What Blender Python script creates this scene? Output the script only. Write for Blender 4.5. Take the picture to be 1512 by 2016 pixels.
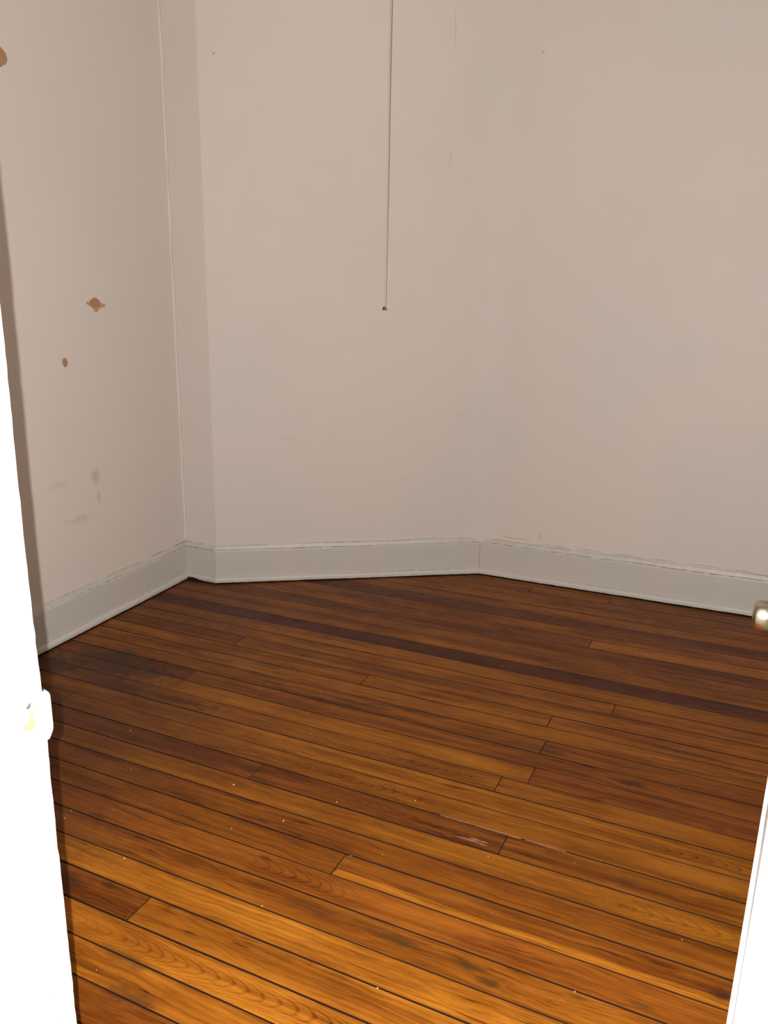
import bpy, bmesh, math, random
from mathutils import Vector, Matrix, noise

rnd = random.Random(11)
scene = bpy.context.scene
for o in list(bpy.data.objects):
    bpy.data.objects.remove(o, do_unlink=True)
COL = scene.collection

# ------------------------------------------------------------------ camera
CAM_H = 1.43
R_ = Vector((0.90171144, 0.43231876, -0.00412033))
U_ = Vector((-0.11294161, 0.24474664, 0.96298664))
F_ = Vector((-0.41732563, 0.86787071, -0.26951762))
cd = bpy.data.cameras.new('camera')
cam = bpy.data.objects.new('camera', cd)
COL.objects.link(cam)
cd.sensor_fit = 'HORIZONTAL'
cd.sensor_width = 36.0
cd.lens = 36.0 * 1585.3 / 1512.0
cd.clip_start = 0.02
m = Matrix.Identity(4)
for i in range(3):
    m[i][0], m[i][1], m[i][2] = R_[i], U_[i], -F_[i]
m[0][3], m[1][3], m[2][3] = 0.0, 0.0, CAM_H
cam.matrix_world = m
scene.camera = cam

# ------------------------------------------------------------------ light
w = bpy.data.worlds.new('world')
scene.world = w
w.use_nodes = True
w.node_tree.nodes['Background'].inputs[0].default_value = (1.0, 0.93, 0.85, 1)
w.node_tree.nodes['Background'].inputs[1].default_value = 0.95
# flash of the phone that took the picture, a thumb's width left of its lens
fl = bpy.data.lights.new('phone_flash', 'POINT')
fl.energy = 238.0
fl.color = (1.0, 0.98, 0.965)
fl.shadow_soft_size = 0.003
flo = bpy.data.objects.new('phone_flash', fl)
flo.location = Vector((0, 0, CAM_H)) - R_ * 0.021 + U_ * 0.003
COL.objects.link(flo)
BULB_STRENGTH = 28.0
scene.view_settings.view_transform = 'Standard'
scene.view_settings.look = 'None'
scene.view_settings.exposure = 0.0
scene.view_settings.gamma = 1.0
scene.view_settings.use_curve_mapping = False

# ------------------------------------------------------------------ helpers
LEAN = (0.0207, 0.0090)          # the old house stands a little out of plumb


def L(x, y, z):
    return (x + LEAN[0] * z, y + LEAN[1] * z, z)


def lin(r, g, b):
    f = lambda c: (c / 255.0) / 12.92 if c / 255.0 <= 0.04045 else ((c / 255.0 + 0.055) / 1.055) ** 2.4
    return (f(r), f(g), f(b), 1.0)


def mesh_obj(name, verts, faces, mat, parent=None, smooth=False):
    me = bpy.data.meshes.new(name)
    me.from_pydata([tuple(v) for v in verts], [], faces)
    me.update()
    bm = bmesh.new()
    bm.from_mesh(me)
    bmesh.ops.recalc_face_normals(bm, faces=bm.faces)
    bm.to_mesh(me)
    bm.free()
    if smooth:
        for p in me.polygons:
            p.use_smooth = True
    me.materials.append(mat)
    o = bpy.data.objects.new(name, me)
    COL.objects.link(o)
    if parent:
        o.parent = parent
    return o


def bm_obj(name, bm, mat, parent=None, smooth=False):
    me = bpy.data.meshes.new(name)
    bmesh.ops.recalc_face_normals(bm, faces=bm.faces)
    bm.to_mesh(me)
    bm.free()
    if smooth:
        for p in me.polygons:
            p.use_smooth = True
    me.materials.append(mat)
    o = bpy.data.objects.new(name, me)
    COL.objects.link(o)
    if parent:
        o.parent = parent
    return o


def empty(name, loc=(0, 0, 0)):
    o = bpy.data.objects.new(name, None)
    o.empty_display_size = 0.05
    o.location = loc
    COL.objects.link(o)
    return o


def tag(o, label=None, cat=None, kind=None, group=None):
    if label:
        o['label'] = label
    if cat:
        o['category'] = cat
    if kind:
        o['kind'] = kind
    if group:
        o['group'] = group
    return o


def box_bm(x0, x1, y0, y1, z0, z1, bev=0.0, seg=1, lean=True):
    bm = bmesh.new()
    vs = [bm.verts.new((x, y, z)) for z in (z0, z1) for y in (y0, y1) for x in (x0, x1)]
    for f in ((0, 1, 3, 2), (4, 5, 7, 6), (0, 1, 5, 4), (2, 3, 7, 6), (0, 2, 6, 4), (1, 3, 7, 5)):
        bm.faces.new([vs[i] for i in f])
    bmesh.ops.recalc_face_normals(bm, faces=bm.faces)
    if bev:
        bmesh.ops.bevel(bm, geom=list(bm.edges), offset=bev, segments=seg, affect='EDGES', profile=0.5)
    if lean:
        for v in bm.verts:
            v.co = L(*v.co)
    return bm


def lathe(name, prof, origin, axis, mat, parent=None, n=32):
    """prof: list of (distance along axis, radius)"""
    a = Vector(axis).normalized()
    t = a.orthogonal().normalized()
    b = a.cross(t)
    verts, faces = [], []
    for d, r in prof:
        for k in range(n):
            c = 2 * math.pi * k / n
            verts.append(Vector(origin) + a * d + (t * math.cos(c) + b * math.sin(c)) * r)
    for i in range(len(prof) - 1):
        for k in range(n):
            faces.append((i * n + k, i * n + (k + 1) % n, (i + 1) * n + (k + 1) % n, (i + 1) * n + k))
    faces.append(tuple(range(n)))
    faces.append(tuple(range((len(prof) - 1) * n, len(prof) * n)))
    return mesh_obj(name, verts, faces, mat, parent, True)


def tube(name, pts, rad, mat, parent=None, n=10):
    verts, faces = [], []
    for i, p in enumerate(pts):
        p = Vector(p)
        d = (Vector(pts[min(i + 1, len(pts) - 1)]) - Vector(pts[max(i - 1, 0)])).normalized()
        t = d.cross(Vector((0, 1, 0))).normalized()
        b = d.cross(t)
        r = rad[i] if isinstance(rad, (list, tuple)) else rad
        for k in range(n):
            c = 2 * math.pi * k / n
            verts.append(p + (t * math.cos(c) + b * math.sin(c)) * r)
    for i in range(len(pts) - 1):
        for k in range(n):
            faces.append((i * n + k, i * n + (k + 1) % n, (i + 1) * n + (k + 1) % n, (i + 1) * n + k))
    faces.append(tuple(range(n)))
    faces.append(tuple(range((len(pts) - 1) * n, len(pts) * n)))
    return mesh_obj(name, verts, faces, mat, parent, True)


# ------------------------------------------------------------------ materials
class NT:
    def __init__(self, name):
        self.mat = bpy.data.materials.new(name)
        self.mat.use_nodes = True
        self.t = self.mat.node_tree
        self.b = self.t.nodes['Principled BSDF']

    def n(self, typ, **kw):
        nd = self.t.nodes.new(typ)
        for k, v in kw.items():
            setattr(nd, k, v)
        return nd

    def put(self, sock, v):
        if isinstance(v, bpy.types.NodeSocket):
            self.t.links.new(v, sock)
        else:
            sock.default_value = v

    def math(self, op, a, b=None, c=None, clamp=False):
        nd = self.n('ShaderNodeMath', operation=op, use_clamp=clamp)
        self.put(nd.inputs[0], a)
        if b is not None:
            self.put(nd.inputs[1], b)
        if c is not None:
            self.put(nd.inputs[2], c)
        return nd.outputs[0]

    def vmath(self, op, a, b=None):
        nd = self.n('ShaderNodeVectorMath', operation=op)
        self.put(nd.inputs[0], a)
        if b is not None:
            self.put(nd.inputs[1], b)
        return nd.outputs[1] if op in ('LENGTH', 'DOT_PRODUCT', 'DISTANCE') else nd.outputs[0]

    def noise(self, vec, scale=1.0, detail=2.0, rough=0.5, dist=0.0):
        nd = self.n('ShaderNodeTexNoise')
        self.put(nd.inputs['Vector'], vec)
        nd.inputs['Scale'].default_value = scale
        nd.inputs['Detail'].default_value = detail
        nd.inputs['Roughness'].default_value = rough
        nd.inputs['Distortion'].default_value = dist
        return nd.outputs[0]

    def ramp(self, v, a, b, lo=0.0, hi=1.0):
        nd = self.n('ShaderNodeMapRange', clamp=True)
        nd.interpolation_type = 'SMOOTHSTEP'
        self.put(nd.inputs['Value'], v)
        nd.inputs['From Min'].default_value = a
        nd.inputs['From Max'].default_value = b
        nd.inputs['To Min'].default_value = lo
        nd.inputs['To Max'].default_value = hi
        return nd.outputs[0]

    def mix(self, fac, a, b, mode='MIX'):
        nd = self.n('ShaderNodeMix', data_type='RGBA', blend_type=mode)
        self.put(nd.inputs[0], fac)
        self.put(nd.inputs[6], a)
        self.put(nd.inputs[7], b)
        return nd.outputs[2]

    def bump(self, h, strength, dist):
        nd = self.n('ShaderNodeBump')
        nd.inputs['Strength'].default_value = strength
        nd.inputs['Distance'].default_value = dist
        self.put(nd.inputs['Height'], h)
        self.t.links.new(nd.outputs[0], self.b.inputs['Normal'])

    def pos(self):
        return self.n('ShaderNodeNewGeometry').outputs['Position']

    def blobs(self, P, spots, warp=0.35):
        """soft irregular spots on a surface: (centre, radii, strength)"""
        wv = self.n('ShaderNodeTexNoise')
        self.put(wv.inputs['Vector'], P)
        wv.inputs['Scale'].default_value = 24.0
        wv.inputs['Detail'].default_value = 3.0
        wob = self.vmath('SUBTRACT', wv.outputs[1], (0.5, 0.5, 0.5))
        total = None
        for c, r, s in spots:
            q = self.vmath('SUBTRACT', P, tuple(c))
            q = self.vmath('DIVIDE', q, tuple(r))
            q = self.vmath('ADD', q, self.vmath('SCALE', wob) if False else self.scale(wob, warp * 4))
            d = self.vmath('LENGTH', q)
            v = self.ramp(d, 0.25, 1.05, s, 0.0)
            total = v if total is None else self.math('MAXIMUM', total, v)
        return total

    def scale(self, v, s):
        nd = self.n('ShaderNodeVectorMath', operation='SCALE')
        self.put(nd.inputs[0], v)
        nd.inputs['Scale'].default_value = s
        return nd.outputs[0]


def paint_material(name, col, rough=0.5, tint=None, orange=0.35, smudges=(), spec=0.3):
    k = NT(name)
    P = k.pos()
    big = k.noise(P, 1.3, 2)
    fine = k.noise(P, 260.0, 2)
    lump = k.noise(P, 9.0, 3)
    c = k.mix(k.ramp(big, 0.35, 0.65), col, tint or col)
    for colr, spots in smudges:
        c = k.mix(k.blobs(P, spots), c, colr)
    k.put(k.b.inputs['Base Color'], c)
    k.put(k.b.inputs['Roughness'], k.ramp(lump, 0.3, 0.7, rough - 0.06, rough + 0.08))
    k.b.inputs['Specular IOR Level'].default_value = spec
    h = k.math('ADD', k.math('MULTIPLY', fine, 0.12), k.math('MULTIPLY', lump, 0.9))
    k.bump(h, orange, 0.004)
    return k.mat


def plain(name, col, rough=0.6, metal=0.0, scale=40.0, var=0.12):
    k = NT(name)
    P = k.pos()
    nz = k.noise(P, scale, 3)
    dark = tuple(c * (1 - var) for c in col[:3]) + (1,)
    k.put(k.b.inputs['Base Color'], k.mix(nz, dark, col))
    k.b.inputs['Roughness'].default_value = rough
    k.b.inputs['Metallic'].default_value = metal
    k.b.inputs['Specular IOR Level'].default_value = 0.3
    k.bump(nz, 0.1, 0.001)
    return k.mat


WALL_A = lin(222, 211, 201)
WALL_B = lin(218, 210, 202)
M_WALL = paint_material('wall_paint', WALL_A, 0.62, WALL_B, spec=0.25)
M_WALL_LEFT = paint_material('wall_paint_smudged', WALL_A, 0.62, WALL_B, spec=0.25, smudges=(
    (lin(205, 172, 178), [((-2.572, 2.498, 0.655), (0.08, 0.035, 0.05), 0.75), ((-2.574, 2.503, 0.558), (0.08, 0.022, 0.03), 0.65)]),
    (lin(196, 184, 184), [((-2.572, 2.40, 0.49), (0.08, 0.11, 0.022), 0.5), ((-2.57, 2.29, 0.66), (0.08, 0.07, 0.016), 0.35)]),
))
M_CEIL = paint_material('ceiling_paint', lin(228, 222, 212), 0.7)


def baseboard_material():
    k = NT('baseboard_paint')
    P = k.pos()
    at = k.n('ShaderNodeAttribute', attribute_name='dirt').outputs['Fac']
    big = k.noise(P, 3.0, 3)
    fine = k.noise(P, 120.0, 3)
    base = k.mix(k.ramp(big, 0.35, 0.65), lin(200, 198, 188), lin(205, 197, 188))
    br = k.noise(P, 34.0, 4)
    d = k.math('MULTIPLY', at, k.ramp(br, 0.36, 0.56))
    k.put(k.b.inputs['Base Color'], k.mix(d, base, lin(92, 80, 70)))
    k.b.inputs['Roughness'].default_value = 0.42
    k.b.inputs['Specular IOR Level'].default_value = 0.35
    h = k.math('ADD', k.math('MULTIPLY', fine, 0.25), k.noise(P, 20.0, 3))
    k.bump(h, 0.35, 0.004)
    return k.mat


M_BASE = baseboard_material()
M_TRIM = paint_material('trim_paint', lin(236, 232, 222), 0.4)
M_DOOR = paint_material('door_paint', lin(232, 232, 230), 0.4)
M_CHIP = plain('bare_plaster', lin(182, 140, 108), 0.85, var=0.2)
M_CHIP_RIM = plain('old_paint_layer', lin(194, 156, 126), 0.8, var=0.1)
M_CRACK = plain('crack_shadow_dirt', lin(178, 164, 152), 0.9)
M_GRIME_SHADE = plain('grime_and_gap_shade', lin(26, 19, 15), 0.95, var=0.4)  # corner clump, and the painted shadow below the shoe moulding
M_SUB = plain('dirt_between_boards', lin(40, 24, 14), 0.9, var=0.4)
M_SEAM = plain('dirty_board_edge', lin(46, 27, 15), 0.9, var=0.4)
M_NICKEL = plain('satin_nickel', lin(190, 180, 160), 0.30, 1.0, 300.0, 0.05)
M_BRASS = plain('worn_bronze', lin(150, 128, 112), 0.16, 1.0, 200.0, 0.2)
M_CORD = plain('cotton_cord', lin(205, 186, 172), 0.85, 0.0, 400.0, 0.2)
M_CHAIN = plain('dull_metal_wire', lin(122, 102, 90), 0.6, 0.3, 300.0, 0.3)
M_PORC = plain('white_porcelain', lin(235, 232, 226), 0.25, 0.0, 20.0, 0.03)
M_FLECK = plain('white_flecks', lin(240, 222, 200), 0.8, 0.0, 100.0, 0.1)
M_RAW = plain('raw_splintered_wood', lin(176, 132, 100), 0.8, 0.0, 120.0, 0.6)
k = NT('lit_bulb')
k.b.inputs['Base Color'].default_value = (1, 1, 1, 1)
k.b.inputs['Emission Color'].default_value = (1.0, 0.94, 0.87, 1)
k.b.inputs['Emission Strength'].default_value = BULB_STRENGTH
M_BULB = k.mat


def wood_material():
    k = NT('varnished_pine')
    P = k.pos()
    oi = k.n('ShaderNodeObjectInfo')
    tc = k.n('ShaderNodeTexCoord').outputs['Object']
    off = k.n('ShaderNodeCombineXYZ')
    k.put(off.inputs[0], k.math('MULTIPLY', oi.outputs['Random'], 41.0))
    k.put(off.inputs[1], k.math('MULTIPLY', oi.outputs['Random'], 17.3))
    k.put(off.inputs[2], k.math('MULTIPLY', oi.outputs['Random'], 7.7))
    v = k.vmath('ADD', tc, off.outputs[0])

    def sc(s):
        return k.vmath('MULTIPLY', v, s)
    # slow sideways wander of the grain, which opens it into flames
    wob = k.noise(sc((2.2, 9.0, 1.0)), 1.0, 3, 0.55)
    wn = k.n('ShaderNodeCombineXYZ')
    k.put(wn.inputs[1], k.math('MULTIPLY', k.math('SUBTRACT', wob, 0.5), 0.06))
    vg = k.vmath('ADD', v, wn.outputs[0])
    gr = k.noise(k.vmath('MULTIPLY', vg, (1.6, 105.0, 1.0)), 1.0, 3, 0.6)
    ring = k.noise(k.vmath('MULTIPLY', vg, (0.7, 34.0, 1.0)), 1.0, 3, 0.65)
    pores = k.noise(k.vmath('MULTIPLY', vg, (16.0, 320.0, 1.0)), 1.0, 2, 0.6)
    blot = k.noise(sc((3.2, 13.0, 1.0)), 1.0, 4, 0.6)
    streak = k.noise(sc((2.4, 40.0, 1.0)), 1.0, 4, 0.62)
    val = k.math('ADD', k.ramp(gr, 0.36, 0.64, -0.14, 0.13), k.ramp(ring, 0.36, 0.64, -0.19, 0.13))
    val = k.math('ADD', val, k.ramp(pores, 0.36, 0.64, -0.10, 0.09))
    val = k.math('ADD', val, k.ramp(blot, 0.32, 0.68, -0.20, 0.18))
    dash = k.noise(k.vmath('MULTIPLY', vg, (9.0, 150.0, 1.0)), 1.0, 3, 0.6)
    patch = k.noise(sc((1.7, 7.0, 1.0)), 1.0, 2, 0.5)
    val = k.math('SUBTRACT', val, k.math('MULTIPLY', k.ramp(dash, 0.54, 0.68, 0.0, 0.42), k.ramp(patch, 0.42, 0.60)))
    # nested flame figures here and there
    xy = k.n('ShaderNodeSeparateXYZ')
    k.put(xy.inputs[0], vg)
    loc = k.n('ShaderNodeSeparateXYZ')
    k.put(loc.inputs[0], tc)
    wy = k.math('ADD', loc.outputs[1], k.math('MULTIPLY', k.math('SUBTRACT', wob, 0.5), 0.05))
    par = k.math('MULTIPLY', k.math('MULTIPLY', wy, wy), 95.0)
    ph = k.math('MULTIPLY', k.math('ADD', xy.outputs[0], par), 165.0)
    fl_ = k.ramp(k.math('SINE', k.math('ADD', ph, k.math('MULTIPLY', blot, 14.0))), 0.35, 1.0)
    fm = k.noise(sc((1.15, 0.6, 1.0)), 1.0, 1, 0.5)
    val = k.math('SUBTRACT', val, k.math('MULTIPLY', k.math('MULTIPLY', fl_, k.ramp(fm, 0.58, 0.68)), 0.27))
    val = k.math('ADD', val, 1.0)
    mul = k.n('ShaderNodeCombineColor')
    k.put(mul.inputs[0], val)
    k.put(mul.inputs[1], k.math('POWER', val, 1.25))
    k.put(mul.inputs[2], k.math('POWER', val, 1.6))
    col = k.mix(1.0, oi.outputs['Color'], mul.outputs[0], 'MULTIPLY')
    # short dark streaks and worn-in dirt spots
    dk = k.ramp(streak, 0.60, 0.72, 0.0, 0.62)
    pat = k.noise(P, 3.1, 3, 0.6)
    dk = k.math('MULTIPLY', dk, k.ramp(pat, 0.42, 0.6))
    col = k.mix(dk, col, lin(62, 34, 20))
    brown = [((-2.22, 2.14, 0), (0.40, 0.16, 1), 0.85), ((-2.44, 2.07, 0), (0.24, 0.14, 1), 0.85), ((-2.10, 2.02, 0), (0.35, 0.04, 1), 0.7), ((-1.80, 2.03, 0), (0.22, 0.03, 1), 0.7),
             ((-0.24, 2.206, 0), (0.05, 0.022, 1), 0.75), ((-0.33, 2.08, 0), (0.03, 0.014, 1), 0.6),
             ((-0.14, 2.447, 0), (0.13, 0.016, 1), 0.55), ((-1.45, 1.185, 0), (0.07, 0.03, 1), 0.65),
             ((-1.345, 1.217, 0), (0.035, 0.012, 1), 0.75), ((0.045, 1.522, 0), (0.03, 0.02, 1), 0.75),
             ((-0.18, 1.768, 0), (0.05, 0.03, 1), 0.45), ((-1.2, 2.285, 0), (0.16, 0.016, 1), 0.6),
             ((-0.99, 2.32, 0), (0.15, 0.018, 1), 0.65), ((-1.42, 2.345, 0), (0.14, 0.018, 1), 0.55),
             ((-1.58, 1.41, 0), (0.05, 0.012, 1), 0.6), ((-1.47, 1.487, 0), (0.04, 0.01, 1), 0.6),
             ((-1.15, 1.058, 0), (0.14, 0.02, 1), 0.5), ((-1.07, 0.985, 0), (0.12, 0.03, 1), 0.5),
             ((-1.05, 1.465, 0), (0.03, 0.008, 1), 0.7), ((-1.65, 2.40, 0), (0.1, 0.03, 1), 0.4),
             ((-1.31, 1.785, 0), (0.05, 0.03, 1), 0.5), ((-0.55, 2.276, 0), (0.12, 0.028, 1), 0.55),
             ((0.0, 2.09, 0), (0.03, 0.02, 1), 0.45), ((-1.95, 2.35, 0), (0.2, 0.03, 1), 0.4),
             ((-0.85, 1.365, 0), (0.10, 0.02, 1), 0.35), ((-0.66, 1.372, 0), (0.12, 0.018, 1), 0.35)]
    col = k.mix(k.blobs(P, brown), col, lin(58, 36, 24))
    wide_dark = [((-2.05, 1.75, 0), (0.85, 0.60, 1), 0.52), ((-1.75, 1.35, 0), (0.48, 0.34, 1), 0.50), ((-2.3, 2.75, 0), (0.6, 0.35, 1), 0.45), ((-1.55, 3.30, 0), (0.9, 0.25, 1), 0.35)]  # wide areas of the left and far floor, mixed darker
    col = k.mix(k.blobs(P, wide_dark, 0.12), col, lin(70, 40, 30))
    green = [((-0.45, 1.364, 0), (0.055, 0.014, 1), 0.8), ((-0.40, 1.343, 0), (0.035, 0.014, 1), 0.75),
             ((-0.62, 1.360, 0), (0.075, 0.016, 1), 0.7), ((-0.105, 1.424, 0), (0.04, 0.01, 1), 0.6),
             ((-0.22, 1.386, 0), (0.035, 0.008, 1), 0.7)]
    col = k.mix(k.blobs(P, green), col, lin(68, 52, 20))
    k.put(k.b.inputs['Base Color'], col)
    ws = k.noise(P, 14.0, 4, 0.6)
    k.put(k.b.inputs['Roughness'], k.ramp(ws, 0.3, 0.7, 0.30, 0.46))
    k.b.inputs['Specular IOR Level'].default_value = 0.13
    h = k.math('ADD', k.math('MULTIPLY', gr, 0.5), k.math('MULTIPLY', k.noise(P, 6.0, 3), 1.5))
    k.bump(h, 0.25, 0.003)
    return k.mat


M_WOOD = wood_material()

# ------------------------------------------------------------------ plan of the room
CL = Vector((-2.6022, 3.0770))       # left wall meets the short return
CS = Vector((-2.4077, 3.0735))       # outer edge of the return
CD = Vector((-1.2637, 3.7620))       # slanted wall meets the back wall
BR = Vector((0.4500, 3.7420))        # back right corner, behind the open door
DOOR_Y0, DOOR_Y1 = 0.50, 0.615       # thickness of the doorway wall
JL, JR = -0.786, 0.066               # faces of the two jambs
LF = Vector((-2.5325, DOOR_Y1))
CEIL = 2.90


def slab(name, pts, thick, z0, z1, mat, label, side=1, nz=1):
    """wall along a plan polyline; pts run with the room on their right, thickness goes outwards (left)"""
    n = len(pts)
    offs = []
    for i in range(n):
        a = pts[max(i - 1, 0)]
        b = pts[min(i + 1, n - 1)]
        d = (b - a).normalized()
        offs.append(pts[i] + Vector((-d.y, d.x)) * thick * side)
    verts, faces = [], []
    for z in (z0, z1):
        for q in pts:
            verts.append(L(q.x, q.y, z))
        for q in offs:
            verts.append(L(q.x, q.y, z))
    s = 2 * n
    for i in range(n - 1):
        faces.append((i, i + 1, s + i + 1, s + i))
        faces.append((n + i, n + i + 1, s + n + i + 1, s + n + i))
        faces.append((i, i + 1, n + i + 1, n + i))
        faces.append((s + i, s + i + 1, s + n + i + 1, s + n + i))
    faces.append((0, n, s + n, s))
    faces.append((n - 1, 2 * n - 1, s + 2 * n - 1, s + n - 1))
    o = mesh_obj(name, verts, faces, mat)
    tag(o, label, None, 'structure')
    return o


wall_left = slab('wall_left', [LF, CL], 0.10, 0, CEIL, M_WALL_LEFT, 'off-white painted plaster wall on the left with brown paint chips')
wall_return = slab('wall_return', [CL + Vector((0.0, 0)), CS], 0.10, 0, CEIL, M_WALL, 'narrow white wall strip between the left wall and the slanted wall')
dd = (CD - CS).normalized()
bd = (BR - CD).normalized()
q0, q2 = CD - dd * 0.11, CD + bd * 0.11
curve = []
for i in range(15):
    t = i / 14.0
    curve.append(q0 * (1 - t) ** 2 + CD * 2 * t * (1 - t) + q2 * t * t)
wall_slanted = slab('wall_slanted', [CS] + curve, 0.10, 0, CEIL, M_WALL, 'slanted off-white wall behind the hanging pull cord')
for p in wall_slanted.data.polygons:
    p.use_smooth = False
wall_back = slab('wall_back', [curve[-1], BR], 0.10, 0, CEIL, M_WALL, 'off-white back wall on the right above the white baseboard')
wall_right = slab('wall_right', [BR, Vector((0.45, DOOR_Y1))], 0.10, 0, CEIL, M_WALL, 'off-white side wall hidden behind the open door')
bm = bmesh.new()
for (x0, x1, z0, z1) in ((LF.x, JL - 0.02, 0, CEIL), (JR + 0.02, 0.45, 0, CEIL), (JL - 0.02, JR + 0.02, 2.07, CEIL)):
    b2 = box_bm(x0, x1, DOOR_Y0, DOOR_Y1, z0, z1)
    tm = bpy.data.meshes.new('t')
    b2.to_mesh(tm)
    b2.free()
    bm.from_mesh(tm)
    bpy.data.meshes.remove(tm)
tag(bm_obj('wall_front', bm, M_WALL), 'off-white wall around the doorway at the viewer', None, 'structure')
tag(bm_obj('ceiling', box_bm(-2.75, 0.65, 0.40, 3.98, CEIL, CEIL + 0.08), M_CEIL), 'white ceiling above the room', None, 'structure')

# ------------------------------------------------------------------ floor: boards, each a piece of its own
T_ = 0.020
floor = bm_obj('floor', box_bm(-2.72, 0.56, DOOR_Y0, 3.88, -0.07, -0.0045, lean=False), M_SUB)
tag(floor, 'varnished narrow pine board floor with dark seams', None, 'structure')
SEAM = {-9: 3.603, -8: 3.5248, -7: 3.4383, -6: 3.3502, -5: 3.264, -4: 3.1758, -3: 3.0939, -2: 3.0065, -1: 2.9229, 0: 2.8391,
        1: 2.7539, 2: 2.666, 3: 2.5828, 4: 2.4945, 5: 2.4122, 6: 2.3271, 7: 2.2454, 8: 2.1619, 9: 2.0755, 10: 1.9926,
        11: 1.9076, 12: 1.8217, 13: 1.7359, 14: 1.6519, 15: 1.5681, 16: 1.4839, 17: 1.3992, 18: 1.3134, 19: 1.2288,
        20: 1.1431, 21: 1.0601, 22: 0.9776}
for n in (-10, -11, -12):
    SEAM[n] = SEAM[n + 1] + 0.0848
for n in range(23, 29):
    SEAM[n] = SEAM[n - 1] - 0.0835
XL, XR = -2.62, 0.47
# row: [(start x, tone, red)], tone 0 dark .. 1 pale, red -1 yellow .. 1 red
ROWS = {
    -12: [(XL, .42, .2)], -11: [(XL, .42, .2)],
    -10: [(XL, .38, .2), (-0.956, .42, .3), (-0.577, .38, .4)],
    -9: [(XL, .42, .2)],
    -8: [(XL, .48, .2)],
    -7: [(XL, .46, .2)],
    -6: [(XL, .26, .5)],
    -5: [(XL, .46, .1)],
    -4: [(XL, .43, .3), (-0.561, .60, .1)],
    -3: [(XL, .31, .4)],
    -2: [(XL, .40, .2)],
    -1: [(XL, .46, .1)],
    0: [(XL, .14, .7)],
    1: [(XL, .50, .0)],
    2: [(XL, .45, .1), (-0.374, .46, .2)],
    3: [(XL, .36, .3), (-1.897, .46, .1)],
    4: [(XL, .48, .1), (-1.264, .57, -.2), (-0.556, .45, .2)],
    5: [(XL, .50, .0)],
    6: [(XL, .46, .1), (-0.535, .42, .3)],
    7: [(XL, .33, .4), (-1.886, .40, .3)],
    8: [(XL, .57, -.1), (-0.526, .36, .5)],
    9: [(XL, .52, 0), (-0.604, .50, .1)],
    10: [(XL, .56, -.1)],
    11: [(XL, .44, .2), (-2.183, .55, -.1)],
    12: [(XL, .36, .4), (-1.295, .38, .3), (-0.508, .48, .0)],
    13: [(XL, .57, -.1)],
    14: [(XL, .50, .2)],
    15: [(XL, .50, .1), (-0.868, .46, .35)],
    16: [(XL, .54, .5)],
    17: [(XL, .60, .2)],
    18: [(XL, .76, .0)],
    19: [(XL, .42, .4), (-1.225, .66, .1)],
    20: [(XL, .70, .1)],
    21: [(XL, .64, .2)],
    22: [(XL, .42, .5), (-0.60, .6, .2)],
    23: [(XL, .5, .3)], 24: [(XL, .5, .3)], 25: [(XL, .5, .3)],
    26: [(XL, .45, .3), (-0.9, .5, .2)], 27: [(XL, .45, .3)],
}
DARK, MID, PALE = (64, 28, 14), (134, 77, 15), (210, 133, 38)


def tone_colour(t, red):
    t = min(max(t, 0), 1)
    if t < 0.5:
        c = [a + (b - a) * t * 2 for a, b in zip(DARK, MID)]
    else:
        c = [a + (b - a) * (t - 0.5) * 2 for a, b in zip(MID, PALE)]
    c = [c[0], c[1] * (1 - 0.10 * red), c[2] * (1 + 0.25 * red)]
    return lin(*c)


def plank(x0, x1, y0, y1, tone, red):
    """board from x0 to x1, near edge y0, far edge y1; origin at its middle"""
    cx, cy = (x0 + x1) / 2, (y0 + y1) / 2
    n = max(2, int((x1 - x0) / 0.22))
    bv = 0.0011
    dz = rnd.uniform(-0.0004, 0.0004)
    verts, faces = [], []
    for i in range(n + 1):
        x = x0 + (x1 - x0) * i / n
        j0 = rnd.uniform(-0.0005, 0.0005)
        j1 = rnd.uniform(-0.0005, 0.0005)
        for (yy, zz) in ((y0 + j0, -0.0045), (y0 + j0, -bv), (y0 + j0 + bv, 0), (y1 + j1 - bv, 0), (y1 + j1, -bv), (y1 + j1, -0.0045)):
            xx = x
            if zz == 0 and i in (0, n):
                xx = x + (bv * 0.7 if i == 0 else -bv * 0.7)
            verts.append((xx - cx, yy - cy, zz + (dz if zz > -0.004 else 0)))
    for i in range(n):
        for k in range(5):
            a = i * 6 + k
            faces.append((a, a + 1, a + 7, a + 6))
    faces.append(tuple(range(6)))
    faces.append(tuple(range(n * 6, n * 6 + 6)))
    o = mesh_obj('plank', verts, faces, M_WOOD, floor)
    o.data.materials.append(M_SEAM)
    for p in o.data.polygons:
        if p.normal.z < 0.9:
            p.material_index = 1
    o.location = (cx, cy, 0)
    c = tone_colour(tone + rnd.uniform(-0.02, 0.02), red)
    o.color = c
    return o


GAP = {}
rg = random.Random(5)
for n in SEAM:
    GAP[n] = rg.choice((0.0009, 0.0014, 0.0018, 0.0022))
for n, g in {0: .0005, 1: .0005, -6: .0005, -5: .0006, 3: .0018, 4: .0022, 5: .0022, 6: .002, 7: .0024, 8: .0007, 9: .0009, 10: .0024,
             11: .0016, 12: .0022, 13: .0022, 14: .0024, 15: .0026, 16: .0016, 17: .0022, 18: .0018, 19: .0030, 20: .0026, 21: .0016}.items():
    GAP[n] = g
PLANKS = {}
for n, segs in ROWS.items():
    y1 = SEAM[n] - GAP.get(n, .0015) / 2
    y0 = SEAM[n + 1] + GAP.get(n + 1, .0015) / 2
    if y0 > 3.77:
        continue
    y1 = min(y1, 3.79)
    for i, (xs, t, red) in enumerate(segs):
        xe = segs[i + 1][0] if i + 1 < len(segs) else XR
        PLANKS[(n, i)] = plank(xs + 0.0006, xe - 0.0006, y0, y1, t, red)


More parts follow.
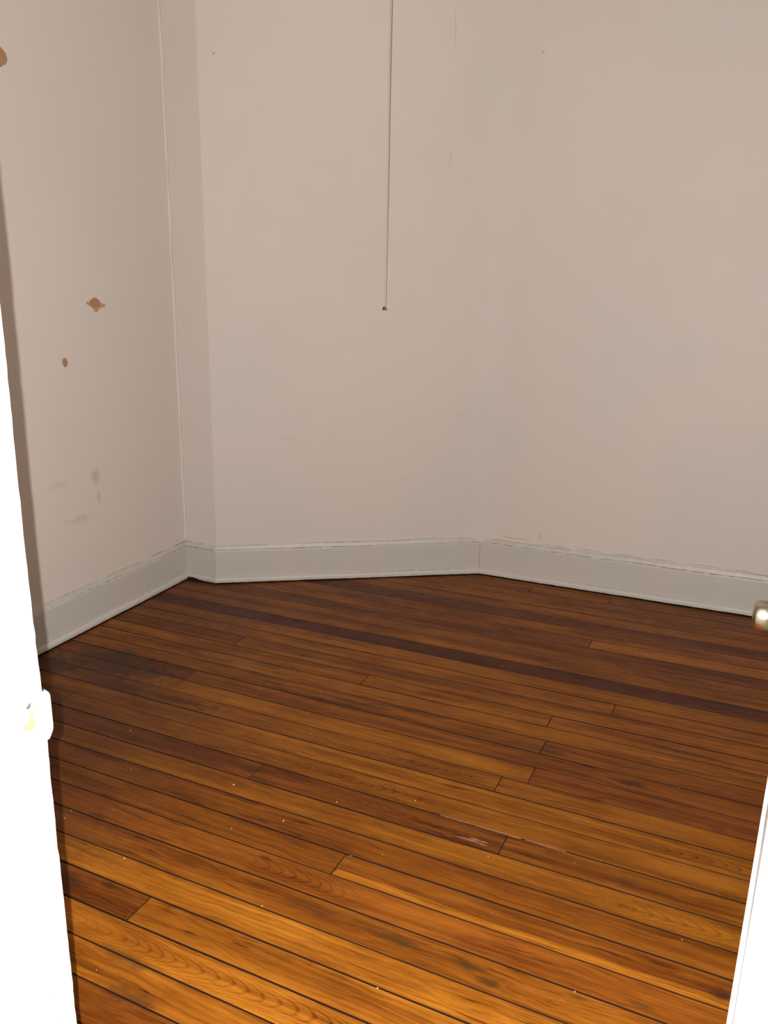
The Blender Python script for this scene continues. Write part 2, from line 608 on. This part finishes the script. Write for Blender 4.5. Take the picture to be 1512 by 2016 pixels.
def floor_patch(name, pts, mat, z0, z1, parent, jag=0.0):
    """thin irregular sliver lying on a board, outline given in room coordinates"""
    px, py = parent.location.x, parent.location.y
    n = len(pts)
    verts = [(x - px, y - py, z0) for x, y in pts] + [(x - px, y - py, z1) for x, y in pts]
    faces = [tuple(range(n)), tuple(range(n, 2 * n))] + [(i, (i + 1) % n, n + (i + 1) % n, n + i) for i in range(n)]
    return mesh_obj(name, verts, faces, mat, parent)


def sliver(x0, x1, yc, wid, seed, n=14):
    r = random.Random(seed)
    top, bot = [], []
    for i in range(n + 1):
        t = i / n
        e = math.sin(math.pi * min(max(t, 0.03), 0.97)) ** 0.5
        x = x0 + (x1 - x0) * t
        top.append((x, yc + wid * e * r.uniform(0.2, 1.0)))
        bot.append((x, yc - wid * e * r.uniform(0.2, 1.0)))
    return bot + top[::-1]


gp = PLANKS[(12, 1)]
gp2 = PLANKS[(11, 1)]
tag(floor_patch('splinter_scar', sliver(-0.705, -0.60, 1.8235, 0.0022, 1), M_RAW, -0.001, 0.0007, gp2), 'pale bare wood scar along the seam')
floor_patch('splinter_scar', sliver(-0.60, -0.47, 1.8225, 0.0042, 2), M_RAW, -0.001, 0.0007, gp2)
floor_patch('splinter_scar', sliver(-0.46, -0.35, 1.8225, 0.0022, 3), M_RAW, -0.001, 0.0006, gp2)
for q, (xa, xb, yc, wd) in enumerate(((-0.652, -0.590, 1.7505, 0.0035), (-0.632, -0.552, 1.7585, 0.0045), (-0.600, -0.546, 1.7660, 0.0050), (-0.585, -0.550, 1.7460, 0.0050),
                                        (-0.572, -0.5465, 1.7560, 0.0070), (-0.668, -0.640, 1.7480, 0.0016), (-0.560, -0.547, 1.7420, 0.0030))):
    floor_patch('splinter_scar', sliver(xa, xb, yc, wd, 40 + q, 9), M_RAW, -0.001, 0.0003 + 0.0001 * (q % 3), gp)
# yellow sapwood edge along the dark board
sp = PLANKS[(15, 1)]
r7 = random.Random(9)
up = [(-0.86 + 1.05 * i / 24, 1.5085 + 0.0030 * math.sin(i * .55) * math.sin(i * .21) + r7.uniform(-.0006, .0006)) for i in range(25)]
lo = [(-0.866, 1.4862), (0.19, 1.4862)]
sw = floor_patch('sapwood_edge', lo + up[::-1], M_WOOD, -0.002, 0.0006, sp)
sw.color = tone_colour(0.72, 0.0)
sw['label'] = 'yellow sapwood edge of the dark board'

# flecks of dust and paint on the boards
bm = bmesh.new()
FL = [(-1.651, 1.625, 2.2), (-1.09, 1.613, 2.4), (-0.997, 1.751, 2.2), (-1.544, 2.406, 2.2), (-0.231, 1.397, 2.4), (-0.61, 1.227, 2.0), (-1.201, 1.524, 2.2),
      (-0.963, 1.319, 1.8), (-0.795, 1.854, 2.0), (-0.529, 1.716, 1.5), (-1.331, 2.149, 1.7), (-1.252, 2.036, 1.8), (-1.366, 2.298, 1.6), (-1.588, 2.228, 2.0),
      (-1.811, 1.797, 1.8), (-1.316, 1.693, 3.0), (-1.651, 1.36, 1.8), (-1.553, 1.449, 1.6), (-1.66, 1.393, 1.5), (-1.382, 1.306, 2.4), (-1.183, 1.006, 1.6),
      (-0.826, 2.782, 1.6), (-1.247, 2.945, 1.6), (-1.356, 1.857, 1.2), (-0.043, 1.641, 1.5), (-0.781, 1.605, 1.2), (-0.854, 1.566, 1.6), (-1.496, 1.419, 1.2)]
rf = random.Random(3)
for i in range(26):
    FL.append((rf.uniform(-1.6, 0.0), rf.uniform(1.3, 2.4), rf.uniform(0.5, 0.9)))
for x, y, s in FL:
    s *= 0.0011
    a = rf.uniform(0, 3.14)
    e = rf.uniform(0.45, 1.0)
    ring = []
    for q in range(6):
        c = q * math.pi / 3
        u, v = s * math.cos(c), s * e * math.sin(c)
        ring.append((x + u * math.cos(a) - v * math.sin(a), y + u * math.sin(a) + v * math.cos(a)))
    lo_ = [bm.verts.new((p[0], p[1], 0.0002)) for p in ring]
    hi_ = bm.verts.new((x, y, 0.0006 + s * 0.6))
    bm.faces.new(lo_)
    for q in range(6):
        bm.faces.new((lo_[q], lo_[(q + 1) % 6], hi_))
tag(bm_obj('floor_dust', bm, M_FLECK), 'tiny white paint flecks and dust scattered on the floorboards', 'dust', 'stuff')

# ------------------------------------------------------------------ baseboards
PROF = [(0.000, 0.1935, 0.0), (0.0035, 0.1925, 0.75), (0.007, 0.1900, 0.15), (0.0125, 0.1745, 0.0), (0.0128, 0.1715, 0.8), (0.0165, 0.1690, 0.35), (0.018, 0.1650, 0.0),
        (0.018, 0.0350, 0.0), (0.0185, 0.0315, 0.45), (0.0225, 0.0300, 0.0), (0.0270, 0.0270, 0.0), (0.0305, 0.0200, 0.0), (0.0318, 0.0075, 0.25), (0.0300, 0.0052, 0.9), (0.0, 0.0050, 1.0)]


def baseboard(name, a, b, m0, m1, seed, label):
    d = (b - a)
    ln = d.length
    d.normalize()
    nrm = Vector((d.y, -d.x))
    n = max(4, int(ln / 0.018))
    r = random.Random(seed)
    verts, faces, dirt = [], [], []
    k = len(PROF)
    for i in range(n + 1):
        t = i / n
        wob = noise.noise(Vector((t * ln * 5.0, seed * 3.1, 0)))
        wob2 = noise.noise(Vector((t * ln * 30.0, seed * 7.7, 5)))
        for j, (o, z, dr) in enumerate(PROF):
            zz, oo = z, o
            if j <= 5:
                zz = z + 0.0028 * wob + 0.0009 * wob2
            if j in (7, 8, 9):
                zz = z + 0.0012 * wob
            if j in (12, 13, 14):
                zz = z + 0.0012 * wob2 + 0.0010 * wob + 0.0004
            if 0 < j < 14:
                oo = o + 0.0005 * wob2
            if j in (1, 4):
                oo -= 0.0022 * max(0, noise.noise(Vector((t * ln * 9.0, seed, j * 3.0))) + 0.15)
            s = t * ln + (m0 * o * (1 - t) + m1 * o * t)
            p = a + d * s + nrm * oo
            verts.append(L(p.x, p.y, zz))
            g = noise.noise(Vector((t * ln * 4.0, seed * 2.0, j * 1.7))) * 0.9 + 0.55
            dirt.append(max(0.0, min(1.0, dr * max(0, min(1.2, g)))))
    for i in range(n):
        for j in range(k - 1):
            q = i * k + j
            faces.append((q, q + 1, q + k + 1, q + k))
        faces.append((i * k, (i + 1) * k, (i + 1) * k + k - 1, i * k + k - 1))
    faces.append(tuple(range(k)))
    faces.append(tuple(range(n * k, n * k + k)))
    o = mesh_obj(name, verts, faces, M_BASE)
    at = o.data.attributes.new('dirt', 'FLOAT', 'POINT')
    at.data.foreach_set('value', dirt)
    tag(o, label, None, 'structure')
    return o


bb_left = baseboard('baseboard_left', LF, CL, 0, -1, 1, 'white painted baseboard along the left wall')
bb_ret = baseboard('baseboard_return', CL, CS, 1, 0.277, 2, 'short white baseboard piece on the narrow wall strip in the corner')
bb_slant = baseboard('baseboard_slanted', CS, CD, -0.277, -0.277, 3, 'white baseboard along the slanted wall')
bb_back = baseboard('baseboard_back', CD, BR, 0.277, -0.3, 4, 'white baseboard with long paint cracks along the back wall')


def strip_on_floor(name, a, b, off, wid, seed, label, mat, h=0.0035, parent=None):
    """ragged dark strip coloured as the shadow in the gap under the shoe moulding"""
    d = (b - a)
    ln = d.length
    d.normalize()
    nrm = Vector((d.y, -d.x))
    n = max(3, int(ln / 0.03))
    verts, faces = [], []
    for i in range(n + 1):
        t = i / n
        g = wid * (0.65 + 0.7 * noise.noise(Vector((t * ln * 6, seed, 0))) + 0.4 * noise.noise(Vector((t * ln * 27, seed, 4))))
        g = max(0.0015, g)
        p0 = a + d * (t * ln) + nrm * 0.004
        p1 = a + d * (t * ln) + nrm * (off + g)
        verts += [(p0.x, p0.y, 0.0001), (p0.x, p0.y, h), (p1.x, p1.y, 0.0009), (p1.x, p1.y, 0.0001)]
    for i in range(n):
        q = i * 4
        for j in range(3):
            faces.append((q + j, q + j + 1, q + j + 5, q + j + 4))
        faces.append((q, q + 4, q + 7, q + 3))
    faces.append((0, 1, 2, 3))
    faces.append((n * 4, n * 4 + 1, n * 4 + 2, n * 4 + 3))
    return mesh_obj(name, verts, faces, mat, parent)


strip_on_floor('gap_shade_line', LF, CL, 0.031, 0.004, 1, '', M_GRIME_SHADE, parent=bb_left)  # dark strips painted in as the shadow of the gap below the moulding
strip_on_floor('gap_shade_line', CL, CS, 0.031, 0.010, 2, '', M_GRIME_SHADE, parent=bb_ret)
strip_on_floor('gap_shade_line', CS, CD, 0.031, 0.003, 3, '', M_GRIME_SHADE, parent=bb_slant)
strip_on_floor('gap_shade_line', CD, BR, 0.031, 0.005, 4, '', M_GRIME_SHADE, parent=bb_back)
# broken open spot under the moulding in the left corner
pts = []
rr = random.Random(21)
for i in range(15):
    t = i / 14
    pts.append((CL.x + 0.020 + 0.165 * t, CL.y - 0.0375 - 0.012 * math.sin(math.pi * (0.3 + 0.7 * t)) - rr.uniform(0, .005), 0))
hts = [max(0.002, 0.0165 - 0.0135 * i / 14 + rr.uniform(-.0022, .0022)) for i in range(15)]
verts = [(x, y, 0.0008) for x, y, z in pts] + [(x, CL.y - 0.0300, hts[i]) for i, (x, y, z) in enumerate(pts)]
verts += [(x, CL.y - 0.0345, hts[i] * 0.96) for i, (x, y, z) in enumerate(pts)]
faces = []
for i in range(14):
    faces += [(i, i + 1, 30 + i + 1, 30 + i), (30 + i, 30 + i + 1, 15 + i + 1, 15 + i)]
tag(mesh_obj('grime_clump', verts, faces, M_GRIME_SHADE, bb_ret), 'black broken gap under the moulding in the corner')


# ------------------------------------------------------------------ marks on the walls
def wall_frame(a, b):
    d = (b - a).normalized()
    return d, Vector((d.y, -d.x))


def on_wall(a, d, nrm, s, z, o):
    p = a + d * s + nrm * o
    return L(p.x, p.y, z)


def wall_chip(name, wall, a, b, pts, mat, proud=0.0007, z_lean_done=True, label=None):
    """irregular flake: pts are (distance along wall, height)"""
    d, nrm = wall_frame(a, b)
    n = len(pts)
    verts = [on_wall(a, d, nrm, s, z, -0.002) for s, z in pts] + [on_wall(a, d, nrm, s, z, proud) for s, z in pts]
    faces = [tuple(range(n)), tuple(range(n, 2 * n))] + [(i, (i + 1) % n, n + (i + 1) % n, n + i) for i in range(n)]
    o = mesh_obj(name, verts, faces, mat, wall)
    if label:
        o['label'] = label
    return o


def sL(y, z):            # distance along the left wall for a point at depth y and height z
    return (y - LEAN[1] * z - LF.y) / (CL - LF).normalized().y


def shape(cy, cz, pts):
    return [(sL(cy, cz) + u, cz + v) for u, v in pts]


star = [(-.052, .004), (-.050, .012), (-.036, .013), (-.026, .021), (-.014, .026), (-.004, .030), (.006, .028), (.016, .022), (.024, .016), (.034, .006), (.046, .002), (.056, -.001),
        (.054, -.009), (.044, -.012), (.028, -.013), (.016, -.020), (.008, -.029), (-.002, -.030), (-.010, -.024), (-.016, -.014), (-.030, -.006), (-.042, .000)]
core = [(-.030, .010), (-.022, .019), (-.008, .025), (.006, .024), (.018, .016), (.026, .006), (.024, -.006), (.012, -.012), (-.004, -.013), (-.018, -.008), (-.028, .000)]
wall_chip('paint_chip', wall_left, LF, CL, shape(2.581, 1.363, star), M_CHIP_RIM, 0.0006, label='star-shaped brown paint chip')
wall_chip('paint_chip', wall_left, LF, CL, shape(2.581, 1.363, core), M_CHIP, 0.0010)
oval = [(-.013, .010), (-.008, .017), (.001, .018), (.010, .014), (.014, .004), (.012, -.009), (.005, -.017), (-.004, -.018), (-.010, -.010), (-.014, .000)]
wall_chip('paint_chip', wall_left, LF, CL, shape(2.387, 1.143, oval), M_CHIP, 0.0008, label='small oval brown paint chip')
big = [(-.10, .03), (-.07, .036), (-.02, .032), (.002, .022), (.020, .008), (.026, -.008), (.022, -.022), (.012, -.033), (.004, -.032), (.000, -.040), (-.03, -.046), (-.09, -.03)]
wall_chip('paint_chip', wall_left, LF, CL, shape(2.228, 2.209, big), M_CHIP, 0.0008, label='large brown paint chip at the left edge')
# small lumps of plaster and nail holes
def lump(wall, a, b, s, z, r, mat, name='plaster_lump', flat=0.35):
    d, nrm = wall_frame(a, b)
    bm = bmesh.new()
    bmesh.ops.create_icosphere(bm, subdivisions=2, radius=1.0)
    base = Vector(on_wall(a, d, nrm, s, z, 0))
    for v in bm.verts:
        c = v.co.copy()
        q = base + Vector((d.x, d.y, 0)) * c.x * r + Vector((0, 0, 1)) * c.z * r + Vector((nrm.x, nrm.y, 0)) * c.y * r * flat
        v.co = q
    return bm_obj(name, bm, mat, wall, True)


for (y, z, r) in ((2.855, 2.095, .005), (2.872, 2.088, .006), (2.885, 2.082, .004), (2.517, 2.332, .004)):
    lump(wall_left, LF, CL, sL(y, z), z, r, M_WALL)


def nail_hole(wall, a, b, s, z, r=0.0085):
    d, nrm = wall_frame(a, b)
    n = 14
    verts, faces = [], []
    for (rr_, o) in ((r, 0.0), (r * 0.8, 0.0016), (r * 0.5, 0.0014), (r * 0.42, 0.0002)):
        for k in range(n):
            c = 2 * math.pi * k / n
            verts.append(on_wall(a, d, nrm, s + rr_ * math.cos(c), z + rr_ * math.sin(c), o))
    for i in range(3):
        for k in range(n):
            faces.append((i * n + k, i * n + (k + 1) % n, (i + 1) * n + (k + 1) % n, (i + 1) * n + k))
    h = mesh_obj('nail_hole_rim', verts, faces, M_WALL, wall, True)
    v2 = [on_wall(a, d, nrm, s + r * .45 * math.cos(2 * math.pi * k / n), z + r * .45 * math.sin(2 * math.pi * k / n), 0.0004) for k in range(n)]
    v2 += [on_wall(a, d, nrm, s + r * .45 * math.cos(2 * math.pi * k / n), z + r * .45 * math.sin(2 * math.pi * k / n), -0.003) for k in range(n)]
    mesh_obj('nail_hole', v2, [tuple(range(n)), tuple(range(n, 2 * n))] + [(k, (k + 1) % n, n + (k + 1) % n, n + k) for k in range(n)], M_CRACK, wall)


def sD(x, z):
    return (x - LEAN[0] * z - CS.x) / dd.x


def sB(x, z):
    return (x - LEAN[0] * z - CD.x) / bd.x


nail_hole(wall_slanted, CS, CD, sD(-2.299, 2.387), 2.387)
nail_hole(wall_back, CD, BR, sB(-1.049, 2.398), 2.398)


def crack(wall, a, b, pts, wid, seed, mat=M_CRACK):
    """hairline: pts (s, z)"""
    d, nrm = wall_frame(a, b)
    r = random.Random(seed)
    path = []
    for i in range(len(pts) - 1):
        (s0, z0), (s1, z1) = pts[i], pts[i + 1]
        n = max(2, int(math.hypot(s1 - s0, z1 - z0) / 0.012))
        for j in range(n):
            t = j / n
            path.append((s0 + (s1 - s0) * t + r.uniform(-.0012, .0012), z0 + (z1 - z0) * t + r.uniform(-.0012, .0012)))
    path.append(pts[-1])
    verts, faces = [], []
    m_ = len(path)
    for i, (s, z) in enumerate(path):
        s2, z2 = path[min(i + 1, m_ - 1)]
        s1, z1 = path[max(i - 1, 0)]
        ds, dz = s2 - s1, z2 - z1
        q = math.hypot(ds, dz) or 1
        e = wid * math.sin(math.pi * (0.06 + 0.88 * i / (m_ - 1))) * r.uniform(0.5, 1.1)
        us, uz = -dz / q * e, ds / q * e
        verts += [on_wall(a, d, nrm, s + us, z + uz, 0.0002), on_wall(a, d, nrm, s, z, 0.0005), on_wall(a, d, nrm, s - us, z - uz, 0.0002)]
    for i in range(m_ - 1):
        for j in range(2):
            faces.append((i * 3 + j, i * 3 + j + 1, i * 3 + j + 4, i * 3 + j + 3))
    return mesh_obj('hairline_crack', verts, faces, mat, wall)


crack(wall_slanted, CS, CD, [(sD(-1.412, 2.573), 2.573), (sD(-1.408, 2.48), 2.48), (sD(-1.413, 2.43), 2.43)], 0.0012, 1)
crack(wall_slanted, CS, CD, [(sD(-1.420, 2.03), 2.03), (sD(-1.425, 1.93), 1.93)], 0.001, 2)
crack(wall_slanted, CS, CD, [(sD(-2.10, .722), .722), (sD(-2.06, .728), .728)], 0.0009, 3)
crack(wall_slanted, CS, CD, [(sD(-2.352, .75), .75), (sD(-2.351, .743), .743)], 0.002, 4)
crack(wall_slanted, CS, CD, [(sD(-1.903, .73), .73), (sD(-1.902, .722), .722)], 0.0015, 5)
crack(wall_slanted, CS, CD, [(sD(-1.614, .513), .513), (sD(-1.609, .505), .505)], 0.002, 6)
crack(wall_slanted, CS, CD, [(sD(-1.37, .828), .828), (sD(-1.30, .829), .829)], 0.0008, 8)
crack(wall_back, CD, BR, [(sB(-0.949, .27), .27), (sB(-0.952, .205), .205)], 0.0016, 7)
crack(wall_back, CD, BR, [(sB(-1.17, .212), .212), (sB(-1.05, .209), .209), (sB(-0.98, .205), .205)], 0.0016, 9)
for i in range(6):
    x = -0.95 + i * 0.17
    crack(wall_back, CD, BR, [(sB(x, .2), .199 + rr.uniform(-.001, .002)), (sB(x + .08, .2), .200), (sB(x + .15, .2), .198)], 0.0018, 20 + i)

# caulk bead down the inner left corner
verts, faces = [], []
N = 180
for i in range(N + 1):
    z = 0.19 + (CEIL - 0.19) * i / N
    w1 = 0.0075 + 0.0035 * noise.noise(Vector((z * 5, 1.0, 0))) + 0.0012 * noise.noise(Vector((z * 40, 2.0, 0)))
    w2 = 0.0065 + 0.0030 * noise.noise(Vector((z * 6, 9.0, 0)))
    x, y = CL.x, CL.y
    for (ax, ay) in ((0, 0), (0.0, -w1 * 1.5), (0.0032, -w1), (0.0052, -0.0052), (w2, -0.003), (w2 * 1.4, 0.0)):
        verts.append(L(x + ax, y + ay, z))
for i in range(N):
    for j in range(6):
        a, b = i * 6 + j, i * 6 + (j + 1) % 6
        faces.append((a, b, b + 6, a + 6))
faces += [tuple(range(6)), tuple(range(N * 6, N * 6 + 6))]
tag(mesh_obj('trim_1', verts, faces, M_WALL, None, True), 'lumpy white caulk bead running up the left inner corner', None, 'structure')
# gap in the baseboard joint at the far corner
v, f = [], []
for i in range(8):
    z = 0.036 + 0.128 * i / 7
    wv = 0.0014 * (0.7 + 0.5 * math.sin(i * 2.1))
    cxy = CD + Vector((0.0095 - 0.0005 * i, -0.0335 + 0.0)) * 0.62
    v += [L(cxy.x - wv, cxy.y, z), L(cxy.x, cxy.y - 0.0012, z), L(cxy.x + wv, cxy.y, z)]
for i in range(7):
    for j in range(2):
        f.append((i * 3 + j, i * 3 + j + 1, i * 3 + j + 4, i * 3 + j + 3))
mesh_obj('joint_crack', v, f, M_CRACK, bb_back)

# ------------------------------------------------------------------ doorway: jambs, strike plate
jl = empty('trim_2', L(JL, DOOR_Y1, 0))
tag(jl, 'white painted door jamb at the left edge, very bright', None, 'structure')


def child(o, parent):
    o.parent = parent
    o.matrix_parent_inverse = Matrix.Translation(-parent.location)
    return o


# jamb board with a paint-lumped room-side edge
verts, faces = [], []
N = 150
for i in range(N + 1):
    z = 2.06 * i / N
    e = 0.0014 * noise.noise(Vector((z * 14, 3, 0))) + 0.0010 * noise.noise(Vector((z * 50, 4, 0)))
    e2 = 0.0020 * noise.noise(Vector((z * 3, 8, 0)))
    for (ax, ay) in ((JL - 0.02, DOOR_Y0 - 0.01), (JL, DOOR_Y0 - 0.01), (JL, DOOR_Y1 - 0.004), (JL - 0.001 + e * .5, DOOR_Y1 - 0.0012 + e + e2), (JL - 0.004, DOOR_Y1 + 0.0005 + e + e2), (JL - 0.02, DOOR_Y1 + 0.0005)):
        verts.append(L(ax, ay, z))
for i in range(N):
    for j in range(6):
        a, b = i * 6 + j, i * 6 + (j + 1) % 6
        faces.append((a, b, b + 6, a + 6))
faces += [tuple(range(6)), tuple(range(N * 6, N * 6 + 6))]
child(mesh_obj('jamb_board', verts, faces, M_TRIM), jl)
child(bm_obj('door_stop', box_bm(JL, JL + 0.011, DOOR_Y0 + 0.005, DOOR_Y1 - 0.040, 0, 2.05, 0.003, 2), M_TRIM), jl)
# strike plate with a lip that curls past the edge, painted over
prof = [(DOOR_Y1 - 0.030, 0.0), (DOOR_Y1 - 0.010, 0.0012), (DOOR_Y1 + 0.002, 0.0020), (DOOR_Y1 + 0.009, 0.0005), (DOOR_Y1 + 0.0135, -0.004)]
verts, faces = [], []
Z0, Z1, NZ = 0.8875, 0.9530, 16
for i in range(NZ + 1):
    t = i / NZ
    z = Z0 + (Z1 - Z0) * t
    s = min(1.0, math.sin(math.pi * min(max(t, 0.015), 0.985)) * 2.2) ** 0.5
    for j, (y, o) in enumerate(prof):
        yy = y if j < 2 else DOOR_Y1 + (y - DOOR_Y1) * s
        verts.append(L(JL + o + 0.0008, yy, z))
    for j, (y, o) in reversed(list(enumerate(prof))):
        yy = y if j < 2 else DOOR_Y1 + (y - DOOR_Y1) * s
        verts.append(L(JL + o - 0.002, yy - (0.0015 if j == 4 else 0), z))
K = 10
for i in range(NZ):
    for j in range(K):
        a, b = i * K + j, i * K + (j + 1) % K
        faces.append((a, b, b + K, a + K))
faces += [tuple(range(K)), tuple(range(NZ * K, NZ * K + K))]
sp_ = child(mesh_obj('strike_plate', verts, faces, M_TRIM, None, True), jl)
sp_['label'] = 'painted-over strike plate with a curled lip'


def jamb_chip(pts, mat, label=None):
    n = len(pts)
    verts = [L(JL - 0.002, y - LEAN[1] * z, z) for y, z in pts] + [L(JL + 0.0034, y - LEAN[1] * z, z) for y, z in pts]
    faces = [tuple(range(n)), tuple(range(n, 2 * n))] + [(i, (i + 1) % n, n + (i + 1) % n, n + i) for i in range(n)]
    o = child(mesh_obj('paint_chip', verts, faces, mat), jl)
    if label:
        o['label'] = label


M_JCHIP = plain('bare_jamb_wood', lin(186, 150, 112), 0.85, var=0.3)
M_JGREY = plain('bare_jamb_metal', lin(88, 84, 80), 0.6, var=0.2)
jamb_chip([(.5885, .9165), (.592, .9225), (.597, .927), (.601, .934), (.6035, .939), (.604, .933), (.6025, .927), (.606, .921), (.6035, .914), (.598, .9125), (.593, .915)], M_JCHIP, 'bare orange wood showing through chipped paint')
jamb_chip([(.5955, .943), (.598, .946), (.6025, .948), (.601, .944), (.598, .9415)], M_JGREY)
jamb_chip([(.5715, .839), (.5722, .848), (.5755, .851), (.576, .841), (.574, .835)], M_JCHIP)

jr = empty('trim_3', L(JR, DOOR_Y1, 0))
tag(jr, 'white painted door jamb at the right edge behind the open door', None, 'structure')
child(bm_obj('jamb_board', box_bm(JR, JR + 0.02, DOOR_Y0 - 0.01, DOOR_Y1, 0, 2.06, 0.002, 1), M_TRIM), jr)
child(bm_obj('door_stop', box_bm(JR - 0.011, JR, DOOR_Y0 + 0.005, DOOR_Y1 - 0.040, 0, 2.05, 0.003, 2), M_TRIM), jr)
hd = empty('trim_4', L(JL, DOOR_Y1, 2.05))
tag(hd, 'white head jamb across the top of the doorway', None, 'structure')
child(bm_obj('jamb_board', box_bm(JL, JR, DOOR_Y0 - 0.01, DOOR_Y1, 2.05, 2.07, 0.002, 1), M_TRIM), hd)

# ------------------------------------------------------------------ the open door on the right
PIV = Vector((0.0155, 0.632))
ANG = math.radians(3.5)
du = Vector((math.sin(ANG), math.cos(ANG)))         # along the leaf, away from the hinges
dn = Vector((-math.cos(ANG), math.sin(ANG)))        # out of the face that looks left
door = empty('door_1', L(PIV.x, PIV.y, 0))
tag(door, 'white panelled door swung open along the right edge, with a metal knob', None, 'structure')
DW, DH, DT = 0.775, 2.02, 0.036


def door_box(name, s0, s1, o0, o1, z0, z1, mat, bev=0.002, seg=2, parent=door):
    bm = box_bm(s0, s1, o0, o1, z0, z1, bev, seg, lean=False)
    for v in bm.verts:
        p = PIV + du * v.co.x + dn * v.co.y
        v.co = L(p.x, p.y, v.co.z)
    return child(bm_obj(name, bm, mat), parent)


leaf = door_box('leaf', 0, DW, -DT, 0, 0.012, DH, M_DOOR, 0.004, 3)
for (z0, z1) in ((0.20, 0.78), (1.02, 1.88)):
    for (s0, s1) in ((0.11, 0.35), (0.43, 0.665)):
        for o0, o1 in ((-0.001, 0.005), (-DT - 0.005, -DT + 0.001)):
            door_box('panel', s0, s1, o0, o1, z0, z1, M_DOOR, 0.0045, 2)
for z in (0.25, 1.0, 1.80):
    p = PIV - dn * (DT + 0.006) - du * 0.002
    h = lathe('hinge', [(0, 0.004), (0.001, 0.006), (0.088, 0.006), (0.089, 0.004)], L(p.x, p.y, z - 0.045), (LEAN[0], LEAN[1], 1), M_NICKEL, None, 14)
    child(h, door)
# knob
kb = PIV + du * 0.700
KZ = 0.920
ax = Vector((dn.x, dn.y, 0))
org = Vector(L(kb.x, kb.y, KZ))
# knob reaches out of the left face; radii and reach of a small drum knob
prof = [(0.0, 0.030), (0.004, 0.031), (0.007, 0.029), (0.009, 0.017), (0.011, 0.0125), (0.026, 0.0115), (0.030, 0.0145), (0.034, 0.0205), (0.038, 0.0235), (0.044, 0.0248),
        (0.052, 0.0250), (0.058, 0.0240), (0.0615, 0.0215), (0.0635, 0.0170), (0.0645, 0.0100), (0.0648, 0.002)]
kn = lathe('knob', prof, org, ax, M_NICKEL, None, 48)
child(kn, door)
kn['label'] = 'round satin nickel door knob'
prof2 = [(d, r) for d, r in prof]
org2 = org - ax * DT
kn2 = lathe('knob', prof2, org2, -ax, M_NICKEL, None, 32)
child(kn2, door)

# ------------------------------------------------------------------ pull cord and the lamp it hangs from
tip = Vector((-1.2465, 2.602, 1.358))
top = Vector((-1.203, 2.602, 2.862))
pc = empty('pull_cord', tip)
tag(pc, 'thin pale pull cord with a small metal bell end hanging before the slanted wall', 'pull cord')
pts, rads = [], []
for i in range(70):
    t = i / 69
    p = tip.lerp(top, t)
    p.x += 0.0010 * math.sin(t * 9.0) + 0.0018 * math.exp(-((t - 0.020) / 0.010) ** 2)
    p.z += 0.004 * (1 - t)
    pts.append(p)
    rads.append(0.0011 + 0.0012 * min(1.0, max(0.0, (t - 0.05) / 0.5)))
child(tube('cord', pts, rads, M_CORD, None, 8), pc)
bell = lathe('bell_end', [(0.0115, 0.0013), (0.0105, 0.0032), (0.0080, 0.0046), (0.0040, 0.0052), (0.0, 0.0060), (-0.0006, 0.0056), (-0.0004, 0.002)], tip - Vector((0.0008, 0, 0.0065)), (-0.18, 0, 1), M_BRASS, None, 24)
child(bell, pc)
bell['label'] = 'shiny bell-shaped metal end'

lamp = empty('ceiling_lamp', (top.x, top.y, CEIL))
tag(lamp, 'bare bulb in a white porcelain ceiling holder', 'lamp')
lc = Vector((top.x - 0.055, top.y, CEIL))
child(lathe('holder', [(0, 0.058), (0.008, 0.060), (0.016, 0.052), (0.026, 0.034), (0.048, 0.026), (0.05, 0.02)], lc, (0, 0, -1), M_PORC), lamp)
child(lathe('bulb', [(0.05, 0.013), (0.066, 0.014), (0.085, 0.022), (0.105, 0.029), (0.122, 0.030), (0.138, 0.024), (0.148, 0.013), (0.152, 0.002)], lc, (0, 0, -1), M_BULB), lamp)
